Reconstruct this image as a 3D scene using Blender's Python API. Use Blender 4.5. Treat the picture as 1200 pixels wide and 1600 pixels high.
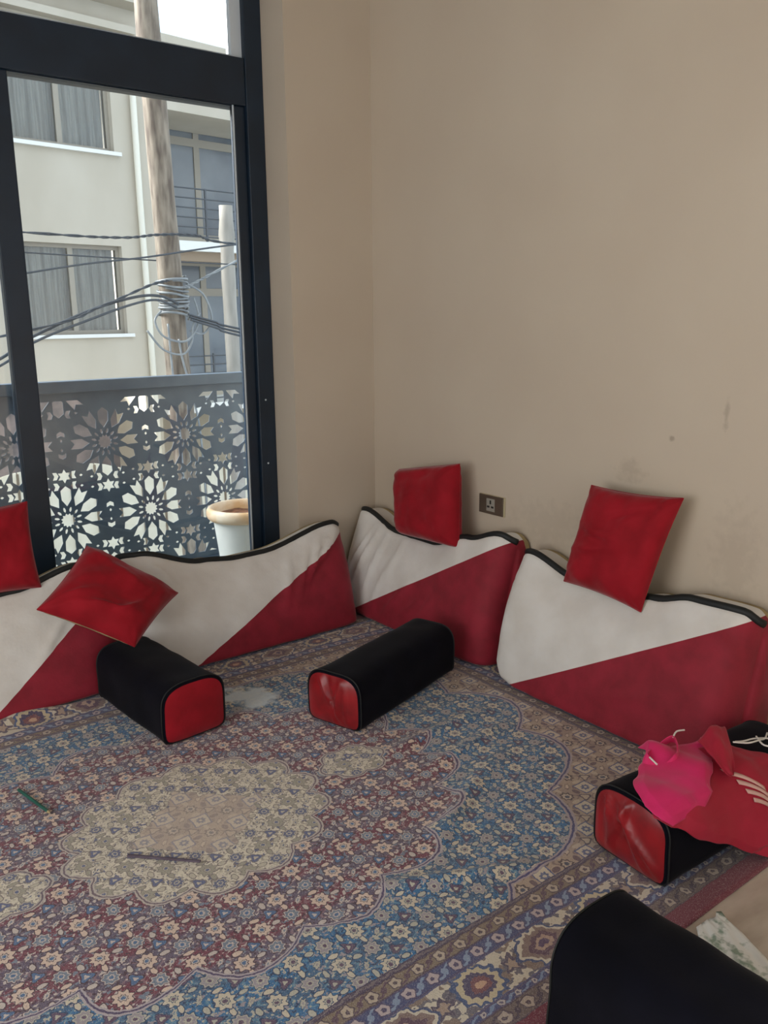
import bpy, bmesh, math, random
from mathutils import Vector, Matrix, noise
for o in list(bpy.data.objects): bpy.data.objects.remove(o)
S = bpy.context.scene
COL = S.collection
R = math.radians

# ------------------------------------------------------------------ camera
def make_camera():
    yaw, pitch, roll, f = R(37.5), R(13.1), R(-0.5), 1320.0
    cy, sy = math.cos(yaw), math.sin(yaw)
    f0 = Vector((sy, cy, 0)); r0 = Vector((cy, -sy, 0)); u0 = Vector((0, 0, 1))
    fw = f0*math.cos(pitch) - u0*math.sin(pitch); up = f0*math.sin(pitch) + u0*math.cos(pitch)
    r = r0*math.cos(roll) + up*math.sin(roll); u = -r0*math.sin(roll) + up*math.cos(roll)
    cd = bpy.data.cameras.new('camera'); co = bpy.data.objects.new('camera', cd); COL.objects.link(co)
    m = Matrix((( r.x, u.x, -fw.x, -2.4808), (r.y, u.y, -fw.y, -3.3039), (r.z, u.z, -fw.z, 1.4), (0, 0, 0, 1)))
    co.matrix_world = m
    cd.sensor_fit = 'VERTICAL'; cd.sensor_height = 32.0; cd.lens = f/1600*32.0
    cd.clip_start = .02; cd.clip_end = 300
    S.camera = co
make_camera()

# ------------------------------------------------------------------ sky, lamps, exposure
W = bpy.data.worlds.new('sky'); S.world = W; W.use_nodes = True
def world():
    nt = W.node_tree; nt.nodes.clear(); L = nt.links
    tc = nt.nodes.new('ShaderNodeTexCoord'); mp = nt.nodes.new('ShaderNodeMapping'); mp.inputs['Scale'].default_value = (1, 1, 2.2)
    n = nt.nodes.new('ShaderNodeTexNoise'); n.inputs['Scale'].default_value = 2.2; n.inputs['Detail'].default_value = 6
    cr = nt.nodes.new('ShaderNodeValToRGB'); cr.color_ramp.elements[0].position = .35; cr.color_ramp.elements[1].position = .62
    cr.color_ramp.elements[0].color = (.56, .78, 1.0, 1); cr.color_ramp.elements[1].color = (1.0, .99, .97, 1)
    bg = nt.nodes.new('ShaderNodeBackground'); bg.inputs['Strength'].default_value = SKY
    out = nt.nodes.new('ShaderNodeOutputWorld')
    L.new(tc.outputs['Generated'], mp.inputs[0]); L.new(mp.outputs[0], n.inputs['Vector']); L.new(n.outputs['Fac'], cr.inputs[0])
    L.new(cr.outputs[0], bg.inputs['Color']); L.new(bg.outputs[0], out.inputs[0])
SKY = 1.4
world()
def area(name, loc, rot, sx, sy, power, col):
    l = bpy.data.lights.new(name, 'AREA'); l.shape = 'RECTANGLE'; l.size = sx; l.size_y = sy; l.energy = power; l.color = col
    o = bpy.data.objects.new(name, l); COL.objects.link(o); o.location = loc; o.rotation_euler = rot; return o
# fill lamps added to brighten the room, outside openings added in the unseen walls
area('fill_light_left', (-4.55, -2.0, 1.15), (0, R(-90), 0), 1.3, 2.2, 26, (1.0, .96, .92))
area('fill_light_rear', (-2.6, -5.75, 1.7), (R(90), 0, 0), 2.4, 2.2, 8, (1.0, .93, .85))
def sun(travel, strength, angle, col):
    l = bpy.data.lights.new('hazy_sun', 'SUN'); l.energy = strength; l.angle = R(angle); l.color = col
    o = bpy.data.objects.new('hazy_sun', l); COL.objects.link(o); o.rotation_euler = Vector(travel).to_track_quat('-Z', 'Y').to_euler()
sun((.66, -.55, -.47), 14.5, 24, (1.0, .97, .93))
S.view_settings.view_transform = 'Standard'; S.view_settings.look = 'None'
S.view_settings.exposure = 0.5; S.view_settings.gamma = 1.0; S.view_settings.use_curve_mapping = False

# ------------------------------------------------------------------ naming helpers
def tag(o, label=None, cat=None, group=None, kind=None):
    if label: o['label'] = label
    if cat: o['category'] = cat
    if group: o['group'] = group
    if kind: o['kind'] = kind
    return o
def empty(name, loc=(0, 0, 0), rot=(0, 0, 0), **k):
    o = bpy.data.objects.new(name, None); COL.objects.link(o); o.location = loc; o.rotation_euler = rot; o.empty_display_size = .05
    return tag(o, **k)
def copy_tree(o, parent=None):
    c = o.copy(); COL.objects.link(c)
    if parent: c.parent = parent
    for ch in list(o.children): copy_tree(ch, c)
    return c

class MB:
    def __init__(s): s.v = []; s.f = []
    def add(s, vs, fs):
        n = len(s.v); s.v += [tuple(x) for x in vs]; s.f += [tuple(i+n for i in f) for f in fs]; return s
    def box(s, a, b):
        x0, y0, z0 = a; x1, y1, z1 = b
        return s.add([(x0,y0,z0),(x1,y0,z0),(x1,y1,z0),(x0,y1,z0),(x0,y0,z1),(x1,y0,z1),(x1,y1,z1),(x0,y1,z1)],
                     [(0,3,2,1),(4,5,6,7),(0,1,5,4),(1,2,6,5),(2,3,7,6),(3,0,4,7)])
    def tube(s, pts, r, n=8, cap=True, flat=1.0):
        pts = [Vector(p) for p in pts]; rs = r if isinstance(r, (list, tuple)) else [r]*len(pts)
        t0 = (pts[1]-pts[0]).normalized(); ref = Vector((0, 0, 1)) if abs(t0.z) < .9 else Vector((1, 0, 0))
        a = t0.cross(ref).normalized(); vs = []
        for i, p in enumerate(pts):
            t = (pts[min(i+1, len(pts)-1)]-pts[max(i-1, 0)]).normalized()
            a = (a - t*a.dot(t)).normalized(); b = t.cross(a)
            for k in range(n):
                w = 2*math.pi*k/n; vs.append(p + a*math.cos(w)*rs[i] + b*math.sin(w)*rs[i]*flat)
        fs = [(i*n+k, i*n+(k+1) % n, (i+1)*n+(k+1) % n, (i+1)*n+k) for i in range(len(pts)-1) for k in range(n)]
        if cap: fs += [tuple(range(n))[::-1], tuple(range((len(pts)-1)*n, len(pts)*n))]
        return s.add(vs, fs)
    def lathe(s, prof, n=40, c=(0, 0, 0)):
        vs = [(c[0]+r*math.cos(2*math.pi*k/n), c[1]+r*math.sin(2*math.pi*k/n), c[2]+z) for r, z in prof for k in range(n)]
        return s.add(vs, [(i*n+k, i*n+(k+1) % n, (i+1)*n+(k+1) % n, (i+1)*n+k) for i in range(len(prof)-1) for k in range(n)])
    def prism(s, poly, y0, y1):  # poly in xz
        n = len(poly); vs = [(x, y0, z) for x, z in poly] + [(x, y1, z) for x, z in poly]
        return s.add(vs, [tuple(range(n)), tuple(range(n, 2*n))[::-1]] + [(i, i+n, (i+1) % n+n, (i+1) % n) for i in range(n)])
    def build(s, name, mat, parent=None, smooth=False, bevel=0, recalc=True, **k):
        me = bpy.data.meshes.new(name); me.from_pydata(s.v, [], s.f)
        if recalc:
            bm = bmesh.new(); bm.from_mesh(me); bmesh.ops.recalc_face_normals(bm, faces=bm.faces); bm.to_mesh(me); bm.free()
        me.materials.append(mat)
        if smooth: me.polygons.foreach_set('use_smooth', [True]*len(me.polygons))
        o = bpy.data.objects.new(name, me); COL.objects.link(o)
        if parent: o.parent = parent
        if bevel:
            m = o.modifiers.new('bevel', 'BEVEL'); m.width = bevel; m.segments = 2; m.limit_method = 'ANGLE'; m.angle_limit = R(40)
        return tag(o, **k)

# ------------------------------------------------------------------ materials
def lin(c):
    return tuple((x/255/12.92 if x/255 <= .04045 else ((x/255+.055)/1.055)**2.4) for x in c) + (1,)
def mat(name, c1, c2=None, scale=20, rough=.6, bump=0, bscale=200, metal=0, sheen=0, detail=4, coat=0, spec=.5, stretch=(1, 1, 1), bdist=.002, ramp=(.35, .65)):
    m = bpy.data.materials.new(name); m.use_nodes = True; nt = m.node_tree; L = nt.links
    p = nt.nodes['Principled BSDF']; p.inputs['Roughness'].default_value = rough; p.inputs['Metallic'].default_value = metal
    p.inputs['Specular IOR Level'].default_value = spec; p.inputs['Coat Weight'].default_value = coat
    if sheen: p.inputs['Sheen Weight'].default_value = sheen; p.inputs['Sheen Roughness'].default_value = .4
    tc = nt.nodes.new('ShaderNodeTexCoord'); mp = nt.nodes.new('ShaderNodeMapping'); mp.inputs['Scale'].default_value = stretch
    L.new(tc.outputs['Object'], mp.inputs[0])
    n = nt.nodes.new('ShaderNodeTexNoise'); n.inputs['Scale'].default_value = scale; n.inputs['Detail'].default_value = detail
    cr = nt.nodes.new('ShaderNodeValToRGB'); cr.color_ramp.elements[0].position = ramp[0]; cr.color_ramp.elements[1].position = ramp[1]
    cr.color_ramp.elements[0].color = lin(c1); cr.color_ramp.elements[1].color = lin(c2 or c1)
    L.new(mp.outputs[0], n.inputs['Vector']); L.new(n.outputs['Fac'], cr.inputs[0]); L.new(cr.outputs[0], p.inputs['Base Color'])
    if bump:
        b = nt.nodes.new('ShaderNodeTexNoise'); b.inputs['Scale'].default_value = bscale; b.inputs['Detail'].default_value = 3
        bu = nt.nodes.new('ShaderNodeBump'); bu.inputs['Strength'].default_value = bump; bu.inputs['Distance'].default_value = bdist
        L.new(mp.outputs[0], b.inputs['Vector']); L.new(b.outputs['Fac'], bu.inputs['Height']); L.new(bu.outputs[0], p.inputs['Normal'])
    return m
def glass_mat(name, tint=(.96, .98, .99, 1), refl=1.0):
    m = bpy.data.materials.new(name); m.use_nodes = True; nt = m.node_tree; nt.nodes.clear(); L = nt.links
    t = nt.nodes.new('ShaderNodeBsdfTransparent'); t.inputs[0].default_value = tint
    g = nt.nodes.new('ShaderNodeBsdfGlossy'); g.inputs['Roughness'].default_value = .0
    fr = nt.nodes.new('ShaderNodeFresnel'); fr.inputs[0].default_value = 1.5
    mu = nt.nodes.new('ShaderNodeMath'); mu.operation = 'MULTIPLY'; mu.inputs[1].default_value = refl
    mx = nt.nodes.new('ShaderNodeMixShader'); o = nt.nodes.new('ShaderNodeOutputMaterial')
    L.new(fr.outputs[0], mu.inputs[0]); L.new(mu.outputs[0], mx.inputs[0]); L.new(t.outputs[0], mx.inputs[1]); L.new(g.outputs[0], mx.inputs[2]); L.new(mx.outputs[0], o.inputs[0])
    return m
M = dict(
 wall=mat('wall_paint', (192, 178, 160), (196, 183, 165), 2, .55, .15, 60, bdist=.001),
 ceil=mat('ceiling_paint', (168, 158, 144), None, 3, .8),
 tile=mat('floor_tile', (176, 163, 148), (205, 195, 180), 4, .25, 0, stretch=(1, 3, 1), detail=8),
 frame=mat('dark_painted_metal', (18, 32, 46), (24, 40, 56), 6, .38),
 frame2=mat('dark_rail_metal', (64, 80, 96), (78, 94, 108), 9, .5),
 silver=mat('pale_bead', (196, 204, 210), None, 9, .4),
 glass=glass_mat('window_glass'),
 farglass=mat('far_glass', (96, 104, 112), (120, 127, 132), 1.2, .12),
 curtain=mat('curtain_cloth', (146, 140, 128), (172, 164, 150), 6, .9, stretch=(6, 6, .3)),
 render=mat('cement_render', (180, 171, 155), (190, 182, 167), 1.3, .9, .2, 30, stretch=(1, 1, .5)),
 sillw=mat('white_sill', (225, 225, 220), None, 5, .6),
 beige=mat('beige_window_frame', (150, 143, 130), None, 5, .5),
 brownbeam=mat('brown_beam', (150, 132, 112), None, 5, .8),
 railm=mat('far_rail', (70, 76, 82), None, 5, .5),
 pipe=mat('drain_pipe', (222, 218, 203), None, 5, .5),
 wood=mat('weathered_pole', (84, 74, 66), (140, 130, 116), 22, .9, .6, 40, stretch=(1, 1, .2), detail=9, ramp=(.34, .66)),
 wood2=mat('pale_pole', (140, 136, 128), (168, 163, 154), 9, .85, .3, 30, stretch=(1, 1, .2)),
 wire=mat('black_cable', (52, 60, 68), None, 5, .5),
 wire2=mat('grey_cable', (112, 118, 122), (134, 140, 142), 15, .45),
 gate=mat('cream_gate', (214, 206, 184), (226, 219, 199), 3, .6),
 gatej=mat('gate_rib', (120, 106, 88), None, 3, .6),
 street=mat('street', (120, 116, 108), (150, 146, 138), 1.2, .9),
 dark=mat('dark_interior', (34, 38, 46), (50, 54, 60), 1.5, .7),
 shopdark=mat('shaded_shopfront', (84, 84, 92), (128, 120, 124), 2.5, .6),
 balc=mat('balcony_floor', (150, 148, 138), (176, 173, 160), 6, .6),
 pot=mat('white_pot', (205, 214, 214), (222, 228, 226), 5, .5),
 potrim=mat('ochre_rim', (206, 170, 126), (226, 216, 196), 7, .6),
 soil=mat('potting_soil', (84, 58, 44), (140, 96, 72), 30, .95, .8, 60),
 cream=mat('cream_velvet', (208, 203, 196), (220, 217, 212), 7, .8, .25, 90, sheen=.35),
 red=mat('red_velvet', (128, 14, 34), (146, 22, 44), 14, .75, .3, 120, sheen=.2),
 red2=mat('bright_red_velvet', (134, 10, 24), (152, 16, 32), 12, .75, .25, 100, sheen=.25, spec=.2),
 satin=mat('red_satin', (118, 8, 16), (150, 16, 26), 16, .38, .2, 60, sheen=.2),
 khaki=mat('khaki_backing', (150, 132, 92), (172, 154, 112), 14, .85, .2, 200),
 piping=mat('black_piping', (14, 18, 18), None, 20, .6),
 navy=mat('black_velvet', (5, 5, 13), (8, 8, 19), 10, .9, .2, 140, sheen=.05, spec=.12),
 pink=mat('trouser_cloth_lit', (196, 16, 84), (222, 34, 110), 6, .7, .2, 200, sheen=.2),  # same cloth as the crimson, its brighter light put into the colour
 crimson=mat('trouser_cloth_dim', (158, 8, 42), (176, 14, 54), 6, .7, .2, 200, sheen=.1),  # same cloth as the pink, its dimmer light put into the colour
 cord=mat('white_cord', (225, 222, 215), None, 20, .7),
 print=mat('cream_print', (214, 170, 160), None, 20, .7),
 bronze=mat('bronze_plate', (92, 80, 68), (104, 92, 80), 8, .35, metal=.3),
 brass=mat('pale_trim', (196, 184, 150), None, 8, .4, metal=.3),
 grey=mat('socket_module', (150, 146, 136), None, 8, .4),
 hole=mat('socket_hole', (18, 16, 15), None, 8, .6),
 green=mat('green_pencil', (24, 82, 70), (30, 96, 84), 20, .45),
 stick=mat('dark_stick', (74, 62, 76), (96, 84, 98), 20, .5),
 tip=mat('pencil_tip', (170, 150, 110), None, 20, .6),
 paper=mat('printed_paper', (140, 158, 142), (226, 228, 224), 38, .7, detail=3, ramp=(.38, .52)),
 skirt=mat('skirting', (170, 156, 136), None, 5, .5),
)

# ------------------------------------------------------------------ carpet shader: a small expression compiler over math nodes
class X:
    nt = None
    def __init__(s, o): s.o = o
    @staticmethod
    def op(kind, *a):
        n = X.nt.nodes.new('ShaderNodeMath'); n.operation = kind; n.hide = True
        for i, q in enumerate(a):
            if isinstance(q, X): X.nt.links.new(q.o, n.inputs[i])
            else: n.inputs[i].default_value = q
        return X(n.outputs[0])
    def __add__(s, o): return X.op('ADD', s, o)
    __radd__ = __add__
    def __sub__(s, o): return X.op('SUBTRACT', s, o)
    def __rsub__(s, o): return X.op('SUBTRACT', o, s)
    def __mul__(s, o): return X.op('MULTIPLY', s, o)
    __rmul__ = __mul__
    def __truediv__(s, o): return X.op('DIVIDE', s, o)
def xabs(a): return X.op('ABSOLUTE', a)
def xsin(a): return X.op('SINE', a)
def xcos(a): return X.op('COSINE', a)
def xmin(a, b): return X.op('MINIMUM', a, b)
def xmax(a, b): return X.op('MAXIMUM', a, b)
def xlt(a, b): return X.op('LESS_THAN', a, b)
def xgt(a, b): return X.op('GREATER_THAN', a, b)
def xlen(a, b): return X.op('SQRT', a*a + b*b)
def wrapc(a, p):  # centred remainder
    return a - X.op('ROUND', a*(1/p))*p
def step(a, lo, hi):  # smooth 0..1
    n = X.nt.nodes.new('ShaderNodeMapRange'); n.interpolation_type = 'LINEAR'; n.clamp = True; n.hide = True
    X.nt.links.new(a.o, n.inputs[0]); n.inputs[1].default_value = lo; n.inputs[2].default_value = hi
    return X(n.outputs[0])
def mixc(f, a, b):
    n = X.nt.nodes.new('ShaderNodeMix'); n.data_type = 'RGBA'; n.hide = True
    if isinstance(f, X): X.nt.links.new(f.o, n.inputs[0])
    else: n.inputs[0].default_value = f
    for i, q in ((6, a), (7, b)):
        if isinstance(q, X): X.nt.links.new(q.o, n.inputs[i])
        else: n.inputs[i].default_value = lin(q)
    return X(n.outputs[2])
def xnoise(vec, scale, detail=2, out=0):
    n = X.nt.nodes.new('ShaderNodeTexNoise'); n.inputs['Scale'].default_value = scale; n.inputs['Detail'].default_value = detail
    X.nt.links.new(vec, n.inputs['Vector']); return X(n.outputs[out])

def carpet_material():
    m = bpy.data.materials.new('carpet_pile'); m.use_nodes = True; nt = m.node_tree; X.nt = nt; L = nt.links
    bs = nt.nodes['Principled BSDF']; bs.inputs['Roughness'].default_value = .9; bs.inputs['Specular IOR Level'].default_value = .25
    bs.inputs['Sheen Weight'].default_value = .25
    tc = nt.nodes.new('ShaderNodeTexCoord'); co = tc.outputs['Object']
    sp = nt.nodes.new('ShaderNodeSeparateXYZ'); L.new(co, sp.inputs[0])
    wob = xnoise(co, 55, 2, 0); wob2 = xnoise(co, 48, 2, 0); slow = xnoise(co, 4, 2, 0)
    u = X(sp.outputs[0]) + (wob-.5)*.010 + (slow-.5)*.01; v = X(sp.outputs[1]) + (wob2-.5)*.010
    # ---- lattice of flowers, cell .165 x .14 with centred repeats
    p = (u*(1/.0825) + v*(1/.07))*.5; q = (u*(1/.0825) - v*(1/.07))*.5
    def local(ou, ov):
        dp = p+ou; dq = q+ov
        dp = dp-X.op('ROUND', dp); dq = dq-X.op('ROUND', dq)
        x = (dp+dq)*.0825; y = (dp-dq)*.07
        return x, y, xlen(x, y), X.op('ARCTAN2', y, x)
    ax, ay, ar, at = local(0, 0); bx, by, br, bt = local(.5, .5); cx, cy, cr, ct = local(.5, 0); dx, dy, dr, dt = local(0, .5)
    ra = ar*(1.26 - .20*xcos(at*8)); rb = br*(1.24 - .17*xcos(bt*8 + 1.6)); rc = cr*(1.22 - .34*xcos(ct*3+.6)); 
    leaf = xlen((dx+dy)*.75, (dx-dy)*1.5); leaf = leaf*(1.12+.22*xsin(dt*9))
    sprig = xnoise(co, 95, 2, 0); sprig2 = xnoise(co, 60, 3, 0)
    # extra tiny leaves half way
    ex, ey, er, et = local(.25, .25); e2x, e2y, e2r, e2t = local(.75, .25); gx, gy, gr, gt = local(.25, .75); hx, hy, hr, ht = local(.75, .75)
    tiny = xmin(xlen(ex*1.5, ey*.9), xlen(hx*.9, hy*1.5)); tiny2 = xmin(xlen(e2x*.8, e2y*1.6), xlen(gx*1.6, gy*.8))
    vine = xabs(xsin(u*(math.pi/.0825) + 1.2*xsin(v*(math.pi/.035))))
    def floral(base1, base2, cA, cB, cC, cL, dk, vn):
        bandm = step(xcos(v*(2*math.pi/.14)), -.25, .35)
        c = mixc(bandm, base1, base2)
        c = mixc((1-step(vine, .08, .2))*.75, c, vn)
        c = mixc(xgt(sprig, .60), c, cL); c = mixc(xgt(sprig2, .615), c, cB); c = mixc(xlt(sprig, .395), c, dk)
        for t, col in ((tiny, cL), (tiny2, cA)):
            c = mixc(xlt(t, .0125), c, dk); c = mixc(xlt(t, .0095), c, col)
        c = mixc(xlt(leaf, .0165), c, dk); c = mixc(xlt(leaf, .0135), c, cL); c = mixc(xlt(leaf, .005), c, cB)
        c = mixc(xlt(rc, .0185), c, dk); c = mixc(xlt(rc, .015), c, cC); c = mixc(xlt(rc, .006), c, cL)
        c = mixc(xlt(rb, .0255), c, dk); c = mixc(xlt(rb, .0225), c, cL); c = mixc(xlt(rb, .019), c, cB); c = mixc(xlt(rb, .010), c, cL); c = mixc(xlt(rb, .006), c, cC)
        c = mixc(xlt(ra, .029), c, dk); c = mixc(xlt(ra, .0255), c, cA); c = mixc(xlt(ra, .0125), c, dk); c = mixc(xlt(ra, .0100), c, cL); c = mixc(xlt(ra, .0062), c, cC)
        return c
    CR = (212, 200, 182); DK = (64, 52, 70)
    maroon = floral((116, 40, 64), (96, 82, 106), (222, 198, 180), (118, 132, 150), (70, 108, 152), (206, 194, 186), (66, 36, 52), (150, 116, 124))
    blue = floral((30, 108, 158), (52, 100, 138), (212, 202, 180), (160, 152, 158), (92, 68, 96), (188, 186, 170), (26, 60, 98), (104, 150, 172))
    cream = floral((228, 220, 200), (222, 214, 196), (168, 162, 144), (96, 102, 134), (92, 102, 142), (200, 192, 172), (132, 122, 116), (150, 140, 124))
    # spandrel: squared blossoms
    sa = xmax(xabs(ax), xabs(ay)); sb = br
    spn = mixc(step(xcos(v*(2*math.pi/.14)), -.2, .4), (176, 156, 136), (164, 144, 128))
    spn = mixc((1-step(vine, .08, .22))*.8, spn, (120, 98, 98))
    spn = mixc(xlt(leaf, .0165), spn, (96, 72, 78)); spn = mixc(xlt(leaf, .012), spn, (204, 188, 166))
    spn = mixc(xlt(rc, .0175), spn, (88, 74, 84)); spn = mixc(xlt(rc, .012), spn, (190, 172, 150))
    spn = mixc(xlt(tiny, .012), spn, (110, 88, 92)); spn = mixc(xlt(tiny2, .012), spn, (196, 180, 158))
    spn = mixc(xlt(rb, .0235), spn, (86, 68, 70)); spn = mixc(xlt(rb, .016), spn, (196, 180, 160)); spn = mixc(xlt(rb, .0085), spn, (72, 76, 96))
    spn = mixc(xlt(sa, .0265), spn, (84, 92, 132)); spn = mixc(xlt(sa, .0225), spn, (206, 194, 172)); spn = mixc(xlt(ra, .016), spn, (96, 104, 138)); spn = mixc(xlt(ra, .006), spn, (206, 194, 172))
    # ---- zones
    def zone(au, av, n, amp, cu=0.0, cv=0.0, ph=0.0, pw=None):
        x = (u-cu)*(1/au); y = (v-cv)*(1/av); r = xlen(x, y); t = X.op('ARCTAN2', y, x)
        return r - (1 - amp + amp*1.6*xabs(xcos(t*(n/2)+ph)))
    def outlined(z, inside, outside, eps, l1, l2):
        c = mixc(xlt(z, eps*2.1), outside, l2); c = mixc(xlt(z, eps), c, l1); c = mixc(xlt(z, 0.0), c, l2); c = mixc(xlt(z, -eps), c, inside); return c
    zb = zone(1.19, .86, 14, .055); zm = zone(.80, .585, 18, .075); zc = zone(.36, .305, 14, .085)
    zp = xmin(zone(.105, .085, 6, .12, .53, 0), zone(.105, .085, 6, .12, -.53, 0))
    di = xabs(u)*(1/.21) + xabs(v)*(1/.17) + .08*xcos(u*90)*xcos(v*90) - 1
    di = di+(xnoise(co, 20, 2, 0)-.5)*.6; cin = mixc(xlt(di, 0.02), cream, (150, 140, 136)); cin2 = mixc(.38, spn, (226, 212, 196)); cin = mixc(xlt(di, 0), cin, cin2)
    c = outlined(zb, blue, spn, .0065, (66, 62, 112), (172, 158, 160))
    c = outlined(zm, maroon, c, .008, (76, 60, 100), (182, 172, 176))
    c = outlined(zp, cream, c, .045, (100, 84, 100), (190, 180, 170))
    c = outlined(zc, cin, c, .015, (112, 92, 104), (196, 186, 176))
    # ---- border bands
    tu = xabs(u)-1.27; tv = xabs(v)-.78; t = xmax(tu, tv); hor = xgt(tv, tu)
    s = hor*u + (1-hor)*v
    def blobs(tc0, per, rr, off=0.0, n=5):
        x = wrapc(s+off, per); y = t-tc0; r = xlen(x, y); th = X.op('ARCTAN2', y, x)
        return r*(1-.11*xcos(th*n))*(1/rr)
    def guard(c, t0, t1, bg, fl, fl2, ln, per, rr):
        mid = (t0+t1)/2; w = (t1-t0)/2
        g = mixc(xlt(xabs(t-mid-.6*w*xsin(s*(2*math.pi/per))), .0032), bg, fl2)
        b = blobs(mid, per, rr); g = mixc(xlt(b, 1.25), g, ln); g = mixc(xlt(b, 1.0), g, fl); g = mixc(xlt(b, .4), g, ln)
        b = blobs(mid, per, rr*.6, per/2, 4); g = mixc(xlt(b, 1.0), g, fl2)
        g = mixc(xgt(xabs(t-mid), w-.003), g, ln)
        return mixc(xgt(t, t0), c, g)
    c = guard(c, 0, .012, (88, 74, 92), (120, 108, 110), (120, 108, 110), (70, 60, 86), .04, .004)
    c = guard(c, .012, .050, (132, 116, 96), (186, 170, 150), (96, 70, 84), (84, 66, 76), .062, .013)
    c = guard(c, .050, .092, (64, 72, 116), (186, 170, 170), (132, 150, 176), (74, 64, 100), .066, .014)
    # main cream border with palmettes
    mid = .145; per = .40
    s = s+(xnoise(co, 26, 2, 0)-.5)*.035; tw_ = t+(xnoise(co, 30, 2, 0)-.5)*.02
    x1 = wrapc(s, per); x2 = wrapc(s+per/2, per); y = tw_-mid
    r1 = xlen(x1*.72, y); a1 = X.op('ARCTAN2', y, x1); r2 = xlen(x2*.85, y); a2 = X.op('ARCTAN2', y, x2)
    R1 = r1*(1-.09*xcos(a1*6)-.05*xcos(a1*16)); R2 = r2*(1-.07*xcos(a2*14))
    g = mixc(xlt(xabs(y-.024*xsin(s*(2*math.pi/(per/2)))), .0048), (208, 198, 178), (116, 102, 92))
    nz = xnoise(co, 42, 2, 0); g = mixc(step(nz, .535, .55)*.9, g, (84, 80, 98)); nz2 = xnoise(co, 36, 1, 0); g = mixc(xlt(nz2, .43), g, (134, 116, 104))
    x3 = wrapc(s+per/4, per/2); r3 = xlen(x3, y-.0)*(1-.3*xcos(X.op('ARCTAN2', y, x3)*5)); g = mixc(xlt(r3, .022), g, (86, 74, 92)); g = mixc(xlt(r3, .012), g, (168, 146, 128))
    for th, col in ((.056, (62, 78, 118)), (.050, (208, 198, 178)), (.043, (134, 112, 104)), (.030, (96, 66, 84)), (.018, (178, 150, 132)), (.009, (84, 60, 96))): g = mixc(xlt(R1, th), g, col)
    for th, col in ((.054, (60, 82, 124)), (.046, (196, 182, 150)), (.034, (72, 62, 94)), (.022, (120, 70, 74)), (.010, (200, 160, 130))): g = mixc(xlt(R2, th), g, col)
    g = mixc(xgt(xabs(t-mid), .050), g, (84, 84, 122))
    c = mixc(xgt(t, .092), c, g)
    c = guard(c, .198, .218, (64, 72, 116), (186, 176, 170), (120, 140, 170), (84, 74, 104), .05, .0075)
    c = guard(c, .218, .262, (110, 94, 88), (176, 160, 144), (70, 54, 68), (84, 66, 76), .062, .013)
    c = mixc(xgt(t, .262), c, (112, 24, 48))
    # pile noise, fade
    fine = xnoise(co, 420, 2, 0); c = mixc(step(fine, .52, .70)*.34, c, (208, 200, 194)); c = mixc(step(1-fine, .52, .72)*.30, c, (52, 44, 56))
    c = mixc(.06, c, (180, 176, 180))
    # spilled pale powder near the window wall
    st = xlen((X(sp.outputs[0])-.50 + (X(sp.outputs[1])-.6)*.2)*(1/.085), (X(sp.outputs[1])-.62)*(1/.11)) + (xnoise(co, 16, 5, 0)-.5)*2.4
    c = mixc((1-step(st, .6, 1.15))*.9, c, (214, 224, 228))
    L.new(c.o, bs.inputs['Base Color'])
    bn = nt.nodes.new('ShaderNodeBump'); bn.inputs['Strength'].default_value = .5; bn.inputs['Distance'].default_value = .003
    L.new(fine.o, bn.inputs['Height']); L.new(bn.outputs[0], bs.inputs['Normal'])
    return m

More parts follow.
